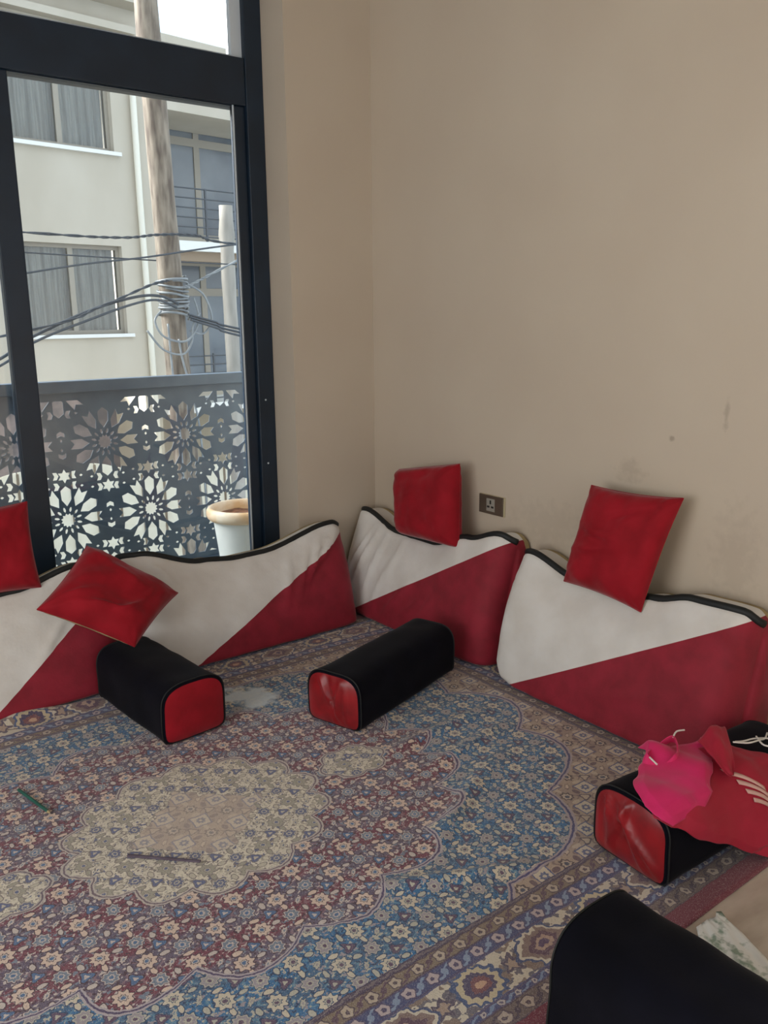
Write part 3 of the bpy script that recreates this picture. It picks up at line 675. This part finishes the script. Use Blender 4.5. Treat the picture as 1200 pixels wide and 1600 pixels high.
    for q, pts in enumerate([[(.15, -.02, .262), (.19, -.02, .250), (.24, -.03, .246), (.27, -.06, .246), (.25, -.09, .246), (.21, -.07, .252), (.24, -.03, .252)],
                             [(.12, -.03, .275), (.17, -.045, .262), (.22, -.05, .256), (.27, -.04, .24), (.32, -.02, .232)],
                             [(.0, .075, .285), (.03, .085, .288), (.06, .08, .285)], [(-.135, .03, .272), (-.125, .06, .276)]]):
        c = []
        for i in range(len(pts)-1):
            p0, p1, p2, p3 = [Vector(pts[max(0, min(len(pts)-1, i+k))]) for k in (-1, 0, 1, 2)]
            for s in [z/5 for z in range(5)]: c.append(.5*((2*p1)+(p2-p0)*s+(2*p0-5*p1+4*p2-p3)*s*s+(3*p1-p0-3*p2+p3)*s**3))
        c.append(Vector(pts[-1])); MB().tube(c, .0024, 6).build('drawstring', M['cord'], t, smooth=True)
    # pale striped mark printed on the leg
    dg = bpy.context.evaluated_depsgraph_get(); dg.update(); leg = [c for c in t.children if c.name.startswith('trouser_leg')][0]
    for k in range(4):
        b = MB(); vs = []
        for i in range(15):
            q = i/14; x = .032+.085*q+.011*k; z = .222-.026*k-.035*q-.03*q*q
            for dw in (0, -.012):
                hit, loc, nrm, _ = leg.ray_cast(Vector((x, -.4, z+dw+.10)), Vector((0, 1, -.25)).normalized())
                vs.append(tuple(loc+Vector((0, -.0035, .002))) if hit else (x, -.14, z+dw))
        b.add(vs, [(2*i, 2*i+2, 2*i+3, 2*i+1) for i in range(14)]); o = b.build('printed_stripe', M['print'], t, smooth=True)
        sm = o.modifiers.new('thick', 'SOLIDIFY'); sm.thickness = .0012
trousers()

# ------------------------------------------------------------------ small things on the floor
def rod(a, b, r, name, m, label, cat, n=6, tipm=None, sq=False):
    A, B = Vector(a), Vector(b); d = B-A; t = empty(name, A, (0, 0, math.atan2(d.y, d.x)), label=label, cat=cat); L = d.length
    if sq:
        MB().box((0, -.0035, -r), (L, .0035, r)).build('blade', M[m], t, bevel=.0008); MB().box((-.0002, -.004, -r*1.15), (L*.35, .004, r*1.15)).build('grip', M['stick'], t, bevel=.0008)
    else:
        MB().tube([(0, 0, 0), (L-.014, 0, 0)], r, n).build('shaft', M[m], t)
        MB().tube([(L-.014, 0, 0), (L-.003, 0, 0)], [r, r*.3], n).build('sharpened_tip', M['tip'], t); MB().tube([(L-.003, 0, 0), (L, 0, 0)], [r*.3, .0003], n).build('lead', M['stick'], t)
rod((-1.965, -.812, .018), (-1.927, -1.0, .018), .0052, 'pencil', 'green', 'green pencil lying on the blue part of the carpet at left', 'pencil')
rod((-1.826, -1.325, .017), (-1.685, -1.468, .017), .0025, 'flat_stick', 'stick', 'thin dark flat stick lying on the cream carpet medallion', 'stick', sq=True)
def papercloth():
    b = MB(); vs = []; n = 26
    for j in range(n+1):
        for i in range(n+1):
            s, w = i/n, j/n; p = Vector((-.885, -2.40, 0))*(1-s)*(1-w)+Vector((-.79, -2.405, 0))*s*(1-w)+Vector((-.90, -2.66, 0))*s*w+Vector((-1.08, -2.60, 0))*(1-s)*w
            vs.append((p.x+.012*noise.noise((w*5, 1, 2))*(1 if i in (0, n) else .3)+.87, p.y+.012*noise.noise((s*5, 4, 2))+2.45, .006+.006*(1+noise.noise((s*4, w*4, 5)))+.003*noise.noise((s*11, w*11, 5))))
    b.add(vs, [(j*(n+1)+i, j*(n+1)+i+1, (j+1)*(n+1)+i+1, (j+1)*(n+1)+i) for j in range(n) for i in range(n)])
    o = b.build('printed_cloth', M['paper'], smooth=True, label='crumpled white and pale green printed cloth on the bare floor at lower right', cat='cloth')
    o.location = (-.87, -2.45, 0); sm = o.modifiers.new('thick', 'SOLIDIFY'); sm.thickness = .002
papercloth()

# ------------------------------------------------------------------ balcony
MB().box((-4.4, .38, -.2), (.9, 1.12, -.03)).build('floor_balcony', M['balc'], kind='structure')
def clip(poly, zmax, zmin, xmin, xmax):
    def cut(P, ax, val, keep_less):
        out = []
        for i in range(len(P)):
            a, b = P[i-1], P[i]; ia = (a[ax] < val) == keep_less; ib = (b[ax] < val) == keep_less
            if ia != ib:
                t = (val-a[ax])/(b[ax]-a[ax]); out.append((a[0]+(b[0]-a[0])*t, a[1]+(b[1]-a[1])*t))
            if ib: out.append(b)
        return out
    for ax, val, kl in ((1, zmax, True), (1, zmin, False), (0, xmin, False), (0, xmax, True)):
        poly = cut(poly, ax, val, kl)
        if len(poly) < 3: return []
    return poly
def parea(p): return abs(sum(p[i-1][0]*p[i][1]-p[i][0]*p[i-1][1] for i in range(len(p))))/2
def screen_holes():
    holes = []; s = .4405; h = .384; x0 = -.986; z0 = .779
    def place(poly, cx, cz, ang, fx=1):
        c, n = math.cos(ang), math.sin(ang); return [(cx+(x*fx)*c-y*n, cz+(x*fx)*n+y*c) for x, y in poly]
    star12 = []
    for k in range(24):
        r = .038 if k % 2 == 0 else .0285; a = math.pi*k/12; star12.append((r*math.cos(a), r*math.sin(a)))
    kite = [(.043, 0), (.053, .0062), (.066, .0045), (.071, 0), (.066, -.0045), (.053, -.0062)]
    hexp = [(.074, 0), (.108, .0245), (.156, .0265), (.178, 0), (.156, -.0265), (.108, -.0245)]
    swal = [(.080, 0), (.118, .0245), (.176, .0235), (.155, 0), (.176, -.0235), (.118, -.0245)]
    star6 = [((.036 if k % 2 == 0 else .020)*math.cos(math.pi*k/6+math.pi/2), (.036 if k % 2 == 0 else .020)*math.sin(math.pi*k/6+math.pi/2)) for k in range(12)]
    chev = [(.020, 0), (.010, .0185), (-.010, .0195), (-.0015, 0), (-.010, -.0195), (.010, -.0185)]
    kit = [(.009, 0), (0, .0065), (-.009, 0), (0, -.0065)]
    for row in range(-3, 1):
        for col in range(-6, 6):
            cx = x0+col*s+(s/2 if row % 2 else 0); cz = z0+row*h
            holes.append(place(star12, cx, cz, R(15)))
            for k in range(12):
                a = R(30*k); holes.append(place(kite, cx, cz, a+R(15))); holes.append(place(hexp if k % 2 else swal, cx, cz, a))
            # stars at the centroids above and below
            holes.append(place(star6, cx, cz-.228, 0))
            if row < 0: holes.append(place(star6, cx, cz+.228, 0))
            else:
                hx_ = cx+s/2; zt = 1.000
                holes.append([(hx_-.020, zt), (hx_+.020, zt), (hx_+.026, zt-.008), (hx_+.026, zt-.064), (hx_, zt-.084), (hx_-.026, zt-.064), (hx_-.026, zt-.008)])
                for f in (1, -1): holes.append([(hx_+f*x, zt+z) for x, z in ((.040, 0), (.098, 0), (.126, -.024), (.088, -.022), (.080, -.048))])
            # horizontal neighbour
            mx = cx+s/2
            for sg in (1, -1):
                holes.append(place(chev, mx, cz+sg*.050, R(90*sg))); holes.append(place(kit, mx, cz+sg*.024, R(90)))
            for f in (1, -1):
                mx, mz = cx+f*s/4, cz+h/2
                for dx, dz, sg in ((-.062, .040, 1), (-.062, -.014, 1), (.062, .014, -1), (.062, -.040, -1)):
                    if mz+dz > .955: continue
                    holes.append(place([(-x, y) for x, y in chev] if sg == 1 else chev, mx+f*dx, mz+dz, R(-12)*f if False else 0, f)); holes.append(place(kit, mx+f*(dx+sg*.035), mz+dz-.006*sg, 0))
    return holes
def railing():
    t = empty('balcony_railing', (-1.6, 1.0, 0), label='dark laser cut metal balcony railing with star pattern outside the window', cat='railing')
    X0, X1, Z0, Z1 = -4.3, .80, .07, 1.04
    from mathutils.geometry import delaunay_2d_cdt
    polys = []; seen = set()
    for p in screen_holes():
        p = clip(p, 1.001, .10, -2.7, .62)
        if len(p) < 3 or parea(p) < 3e-5: continue
        cx, cz = sum(q[0] for q in p)/len(p), sum(q[1] for q in p)/len(p)
        if any((round(cx*100)+i, round(cz*100)+j) in seen for i in (-1, 0, 1) for j in (-1, 0, 1) if i*j == 0 and False) or (round(cx/.006), round(cz/.006)) in seen: continue
        for i in (-1, 0, 1):
            for j in (-1, 0, 1): seen.add((round(cx/.006)+i, round(cz/.006)+j))
        polys.append(p)
    vs = [Vector(q) for q in ((X0, Z0), (X1, Z0), (X1, Z1), (X0, Z1))]; es = [(0, 1), (1, 2), (2, 3), (3, 0)]; grid = {}
    for pi, p in enumerate(polys):
        n0 = len(vs); vs += [Vector(q) for q in p]; es += [(n0+i, n0+(i+1) % len(p)) for i in range(len(p))]
        for gx in range(int(min(q[0] for q in p)//.05), int(max(q[0] for q in p)//.05)+1):
            for gz in range(int(min(q[1] for q in p)//.05), int(max(q[1] for q in p)//.05)+1): grid.setdefault((gx, gz), []).append(pi)
    ov, oe, of, _, _, _ = delaunay_2d_cdt(vs, es, [], 0, 1e-6)
    def inside(P, x, y):
        r = False
        for i in range(len(P)):
            (x1, y1), (x2, y2) = P[i-1], P[i]
            if (y1 > y) != (y2 > y) and x < (x2-x1)*(y-y1)/(y2-y1)+x1: r = not r
        return r
    keep = []
    for f in of:
        x = sum(ov[i].x for i in f)/len(f); z = sum(ov[i].y for i in f)/len(f)
        if not any(inside(polys[k], x, z) for k in grid.get((int(x//.05), int(z//.05)), [])): keep.append(f)
    me = bpy.data.meshes.new('screen_panel'); me.from_pydata([(v.x+1.6, 0, v.y) for v in ov], [], keep); me.materials.append(M['frame2'])
    o = bpy.data.objects.new('screen_panel', me); COL.objects.link(o); o.parent = t; sm = o.modifiers.new('thick', 'SOLIDIFY'); sm.thickness = .003
    MB().box((X0+1.6, -.03, 1.04), (X1+1.6, .03, 1.098)).build('top_rail', M['frame2'], t, bevel=.004)
    MB().box((X0+1.6, -.015, .03), (X1+1.6, .015, .07)).build('bottom_rail', M['frame2'], t, bevel=.003)
    for x in (-3.2, -1.62, .10):
        MB().box((x+1.6-.02, .004, -.03), (x+1.6+.02, .034, 1.04)).build('post', M['frame2'], t, bevel=.003)
railing()
def pot():
    t = empty('flower_pot', (-.362, .70, -.018), label='white flower pot with ochre rim and bare soil on the balcony', cat='flower pot')
    prof = [(.001, 0), (.125, 0), (.130, .004), (.148, .18), (.168, .35), (.170, .36)]
    MB().lathe(prof, 56).build('body', M['pot'], t, smooth=True)
    MB().lathe([(.168, .352), (.188, .357), (.200, .368), (.205, .385), (.203, .405), (.195, .418), (.183, .423), (.174, .417), (.168, .400), (.163, .36), (.158, .33)], 56).build('rim', M['potrim'], t, smooth=True)
    b = MB(); vs = []; n = 40
    for j in range(13):
        r = .16*j/12+.0005
        for k in range(n):
            a = 2*math.pi*k/n; vs.append((r*math.cos(a), r*math.sin(a), .362+.012*noise.noise((r*12*math.cos(a), r*12*math.sin(a), 3))+.01*(r/.16)**3))
    b.add(vs, [(j*n+k, j*n+(k+1) % n, (j+1)*n+(k+1) % n, (j+1)*n+k) for j in range(12) for k in range(n)]).build('soil', M['soil'], t, smooth=True)
pot()

# ------------------------------------------------------------------ across the street
GZ = -3.2
MB().box((-25, 1.2, GZ-.2), (30, 30, GZ)).build('ground', M['street'], kind='structure')
def building():
    t = empty('apartment_building', (0, 0, 0), (0, 0, R(7)), label='pale rendered apartment building across the street with curtained windows and balconies', cat='building')
    D = 10.0; RC = 11.3
    # main facade built around its window openings
    wins = [(-7.4, -5.2), (-1.9, -.1), (2.42, 4.06)]; rows = [(-1.55, -.2), (1.15, 2.51), (3.91, 5.2)]
    b = MB(); X0, X1 = -14, 4.76
    zs = [GZ, .35] ; xs = [X0] + [v for w in wins for v in w] + [X1]
    b.box((X0, D+1.6, GZ), (X1, D+1.9, .35))       # recessed ground floor
    b.box((X0, D-.02, .35), (X1, D+.3, 1.15))
    for (z0, z1), nz in zip(rows[1:], (3.91, 6.0)):
        for i in range(0, len(xs), 2): b.box((xs[i], D, z0), (xs[i+1], D+.3, z1))
        b.box((X0, D, z1), (X1, D+.3, nz))
    b.box((X1-.3, D+.3, GZ), (X1, RC+.3, 6.0)); b.box((X0, D+.3, 5.9), (X1, D+4, 6.0))
    b.build('facade', M['render'], t)
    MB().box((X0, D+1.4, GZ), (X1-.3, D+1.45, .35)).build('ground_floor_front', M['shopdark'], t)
    MB().box((X0, D-.12, 5.42), (X1-.5, D, 5.50)).build('cornice', M['render'], t); MB().box((X0, D-.18, 5.62), (X1-.3, D, 5.72)).build('cornice', M['render'], t)
    MB().box((X0, D-.35, 6.0), (4.62, D+.5, 6.18)).build('roof_edge', M['render'], t)
    for (z0, z1) in rows[1:]:
        for (x0, x1) in wins:
            f = MB(); y = D+.10; w = .06
            f.box((x0, y, z0), (x0+w, y+.06, z1)); f.box((x1-w, y, z0), (x1, y+.06, z1)); f.box((x0+w, y, z0), (x1-w, y+.06, z0+w)); f.box((x0+w, y, z1-w), (x1-w, y+.06, z1))
            mx = (x0+x1)/2; f.box((mx-.04, y, z0+w), (mx+.04, y+.06, z1-w)); fo = f.build('window', M['beige'], t)
            for a, c in ((x0+w, mx-.04), (mx+.04, x1-w)): MB().box((a, y+.025, z0+w), (c, y+.035, z1-w)).build('pane', M['glass'], fo)
            c = MB(); vs = []; n = 120
            for i in range(n+1):
                x = x0+w+(x1-x0-2*w)*i/n; yy = y+.14+.03*math.sin(x*38+2*math.sin(x*3))+.012*math.sin(x*91)
                vs += [(x, yy, z0-.05), (x, yy, z1)]
            c.add(vs, [(2*i, 2*i+2, 2*i+3, 2*i+1) for i in range(n)]).build('curtain', M['curtain'], fo, smooth=True)
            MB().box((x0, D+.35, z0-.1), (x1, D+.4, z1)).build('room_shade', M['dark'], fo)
            MB().box((x0-.04, D-.07, z0-.055), (x1+.09, D+.1, z0)).build('sill', M['sillw'], t)
    # recessed bay with balconies
    BX0, BX1 = 4.76, 12.0
    b = MB(); b.box((BX0, RC, 4.98), (BX1, RC+.3, 5.80)); b.box((BX0, RC, 2.48), (5.0, RC+.3, 4.98)); b.box((BX0, RC, 2.40), (BX1, RC+.3, 2.85)); b.box((BX0, RC, -.5), (5.0, RC+.3, 2.40)); b.box((BX0, RC, GZ), (BX1, RC+.3, .1))
    b.build('bay_wall', M['render'], t)
    MB().box((BX0, D, 4.68), (BX1, RC, 4.92)).build('balcony_soffit', M['render'], t); MB().box((BX0, D, 4.92), (BX1, D+.2, 5.80)).build('parapet', M['render'], t)
    MB().box((BX0, D, 2.50), (BX1, RC, 2.66)).build('balcony_slab', M['sillw'], t); MB().box((BX0, D+.15, 2.34), (BX1, D+.35, 2.50)).build('beam', M['brownbeam'], t)
    MB().box((BX0, D, -.25), (BX1, RC, -.1)).build('balcony_slab', M['sillw'], t)
    for z0, z1, tz in ((2.85, 4.98, 4.52), (.1, 2.40, 1.86)):
        fo = None
        for k, (x0, x1) in enumerate(((5.0, 6.43), (6.43, 7.9), (7.9, 9.4))):
            f = MB(); y = RC+.05; w = .06
            f.box((x0, y, z0), (x0+w, y+.06, z1)); f.box((x1-w, y, z0), (x1, y+.06, z1)); f.box((x0+w, y, z0), (x1-w, y+.06, z0+w)); f.box((x0+w, y, z1-w), (x1-w, y+.06, z1)); f.box((x0+w, y, tz-.07), (x1-w, y+.06, tz+.07))
            fo = f.build('window', M['beige'], t)
            MB().box((x0+w, y+.025, z0+w), (x1-w, y+.035, tz-.07)).build('pane', M['farglass'], fo); MB().box((x0+w, y+.025, tz+.07), (x1-w, y+.035, z1-w)).build('pane', M['farglass'], fo)
    for zb, n, dz in ((2.66, 6, .155), (-.1, 6, .15)):
        for k in range(n): MB().tube([(BX0, D+.06, zb+.08+k*dz), (BX1, D+.06, zb+.08+k*dz)], .014, 6).build('balcony_rail', M['railm'], t)
        for x in (4.9, 5.72, 6.6, 7.5, 8.4): MB().box((x-.015, D+.045, zb), (x+.015, D+.075, zb+.87)).build('balcony_post', M['railm'], t)
    MB().tube([(4.40, D-.08, 5.6), (4.40, D-.08, 3.2), (4.42, D-.08, 1.5), (4.44, D-.08, -2.6)], .05, 10).build('drain_pipe', M['pipe'], t, smooth=True)
building()

def gate_wall():
    t = empty('street_gate', (0, 0, GZ), (0, 0, R(7)), label='cream ribbed sheet metal gate on the street behind the balcony railing', cat='gate')
    y = 8.3; H = 2.32
    def top(x): return H + .30*math.exp(-((x-1.9)/1.1)**4)
    x = -4.0; k = 0
    while x < 9.0:
        x1 = x+.36; poly = [(x+.012, 0.02), (x1-.012, 0.02), (x1-.012, top(x1)), ((x+x1)/2, top((x+x1)/2)), (x+.012, top(x))]
        MB().prism(poly, y, y+.03).build('gate_panel', M['gate'], t)
        MB().box((x1-.014, y-.02, .02), (x1+.014, y+.04, top(x1)-.02)).build('gate_rib', M['gatej'], t); x = x1
    MB().box((-4.0, y-.035, .5), (9.0, y-.0, .58)).build('cross_bar', M['gatej'], t)
gate_wall()
def kerb():
    MB().box((-12, 6.6, GZ), (14, 6.9, GZ+.16)).build('kerb', M['sillw'], kind='structure').rotation_euler.z = R(7)
kerb()

# poles, cables
def spline(pts, sub=8):
    pts = [Vector(p) for p in pts]; c = []
    for i in range(len(pts)-1):
        p0, p1, p2, p3 = [pts[max(0, min(len(pts)-1, i+k))] for k in (-1, 0, 1, 2)]
        for s in [z/sub for z in range(sub)]: c.append(.5*((2*p1)+(p2-p0)*s+(2*p0-5*p1+4*p2-p3)*s*s+(3*p1-p0-3*p2+p3)*s**3))
    c.append(pts[-1]); return c
def poles():
    t = empty('utility_pole', (.62, 3.3, GZ), label='tall weathered wooden utility pole wound with grey cable', cat='pole')
    pts = []; rs = []
    for i in range(60):
        z = GZ + (4.9-GZ)*i/59; x = .40+(3.4-z)*.028; pts.append((x-.62+.008*noise.noise((z*1.1, 0, 1)), -.0+.008*noise.noise((z*1.2, 4, 1)), z-GZ)); rs.append(.113-.0035*(z-GZ)+.005*noise.noise((z*2, 7, 7)))
    MB().tube(pts, rs, 18).build('trunk', M['wood'], t, smooth=True)
    t2 = empty('utility_pole', (1.86, 5.0, GZ), label='shorter pale wooden pole with a flat cut top, nearer the window frame', cat='pole')
    pts = []; rs = []
    for i in range(40):
        z = GZ+(2.52-GZ)*i/39; pts.append((.03*noise.noise((z*.8, 2, 1)), .02*noise.noise((z*.8, 5, 1)), z-GZ)); rs.append(.088-.003*(z-GZ)+.006*noise.noise((z*3, 7, 1)) + (.018 if abs(z-2.2) < .06 else 0))
    MB().tube(pts, rs, 14).build('trunk', M['wood2'], t2, smooth=True)
    # coil wound on the pole
    rnd = random.Random(3)
    c = empty('cable_coil', (.455, 3.3, 1.35), label='loose coil of grey cable wound round the tall wooden pole', cat='cable')
    pts = []
    turns = 11
    for i in range(turns*18+1):
        a = 2*math.pi*i/18; q = i/(turns*18); rr = .115+.02*noise.noise((a*.35, 1, 2))+.012*math.sin(a*.5); z = .36-.30*q+.03*noise.noise((a*.5, 3, 2))+.014*math.cos(a+q*9)
        pts.append((rr*math.cos(a)+.01, rr*math.sin(a), z))
    MB().tube(pts, .0095, 6).build('windings', M['wire2'], c, smooth=True)
    for pl in ([(-.14, -.09, .10), (-.21, -.12, .02), (-.15, -.14, -.10), (.02, -.15, -.14), (.13, -.14, -.04), (.16, -.12, .08), (.14, -.1, .2)],
               [(.10, -.12, .30), (.22, -.12, .22), (.28, -.12, .04), (.20, -.12, -.08), (.08, -.13, -.06)],
               [(-.28, -.12, -.05), (-.16, -.13, -.20), (.0, -.14, -.24), (.08, -.14, -.15), (.10, -.14, -.02), (.17, -.13, .08)],
               [(-.02, -.12, -.12), (.0, -.13, -.3), (.06, -.13, -.55), (.12, -.12, -.9), (.15, -.1, -1.6)],
               [(-.10, -.11, .0), (-.09, -.12, -.4), (-.06, -.12, -.9), (-.05, -.11, -1.6)]):
        MB().tube(spline(pl), .0085, 6).build('loop', M['wire2'], c, smooth=True)
    def cable(pts, r, label, m='wire', n=6, twist=0):
        base = Vector(pts[0]); o = MB()
        pp = spline([Vector(p)-base for p in pts], 14)
        if twist:
            for ph in (0, math.pi):
                o.tube([p+Vector((0, r*math.cos(i*twist+ph), r*math.sin(i*twist+ph))) for i, p in enumerate(pp)], r, n)
        else: o.tube(pp, r, n)
        b = o.build('overhead_cable', M[m], smooth=True, label=label, cat='cable', group='overhead cables'); b.location = base
    y = 3.16
    def ln(*q): return [(x, y, z) for x, z in q]
    cable([(-3.2, y, 2.05), (-.71, y, 1.99), (.0, y, 1.985), (.31, y, 2.02), (.62, y, 2.03), (.93, y, 1.98), (2.5, y, 1.9)], .006, 'twisted dark cable running level above the coil, topmost of the cables', twist=1.1)
    cable([(-3.2, y-.06, 1.20), (-.71, y-.06, 1.71), (.2, y-.06, 1.85), (.94, y-.06, 1.97), (2.6, y-.06, 2.2)], .008, 'single taut cable rising from the lower left across the pole')
    cable([(-3.2, y+.35, 1.95), (.1, y+.35, 1.86), (1.2, y+.35, 1.84), (3.2, y+.35, 1.83)], .006, 'straight cable passing behind the tall pole just below the twisted one')
    cable([(-3.0, y, .55), (-1.2, y, 1.02), (-.70, y, 1.27), (-.25, y, 1.46), (.1, y, 1.555), (.30, y, 1.56), (.43, y-.03, 1.5)], .012, 'thick black cable sagging from the left into the coil')
    cable([(-3.0, y-.05, .50), (-1.2, y-.05, .98), (-.70, y-.05, 1.235), (-.3, y-.05, 1.385), (.05, y-.05, 1.50), (.25, y-.05, 1.53), (.4, y-.06, 1.47)], .010, 'dark cable hanging just under the thick black one left of the coil')
    cable([(-3.0, y-.03, .9), (-.71, y-.03, 1.32), (-.2, y-.03, 1.48), (.2, y-.03, 1.64), (.36, y-.03, 1.68)], .006, 'thin segmented cable above the thick black cable left of the coil', twist=.8)
    cable([(.5, y, 1.63), (.62, y, 1.68), (.94, y, 1.83), (2.4, y, 2.5)], .006, 'thin pale cable rising right from the coil', 'wire2', twist=.8)
    for k, lab in enumerate(('uppermost of three dark cables falling right from the coil', 'middle of three dark cables falling right from the coil', 'lowest of three dark cables falling right from the coil')):
        cable([(.52, y-.02*k, 1.42-.02*k), (.75, y-.02*k, 1.36-.025*k), (.98, y-.02*k, 1.30-.03*k), (2.6, y, 1.0-.05*k)], .010, lab)
poles()
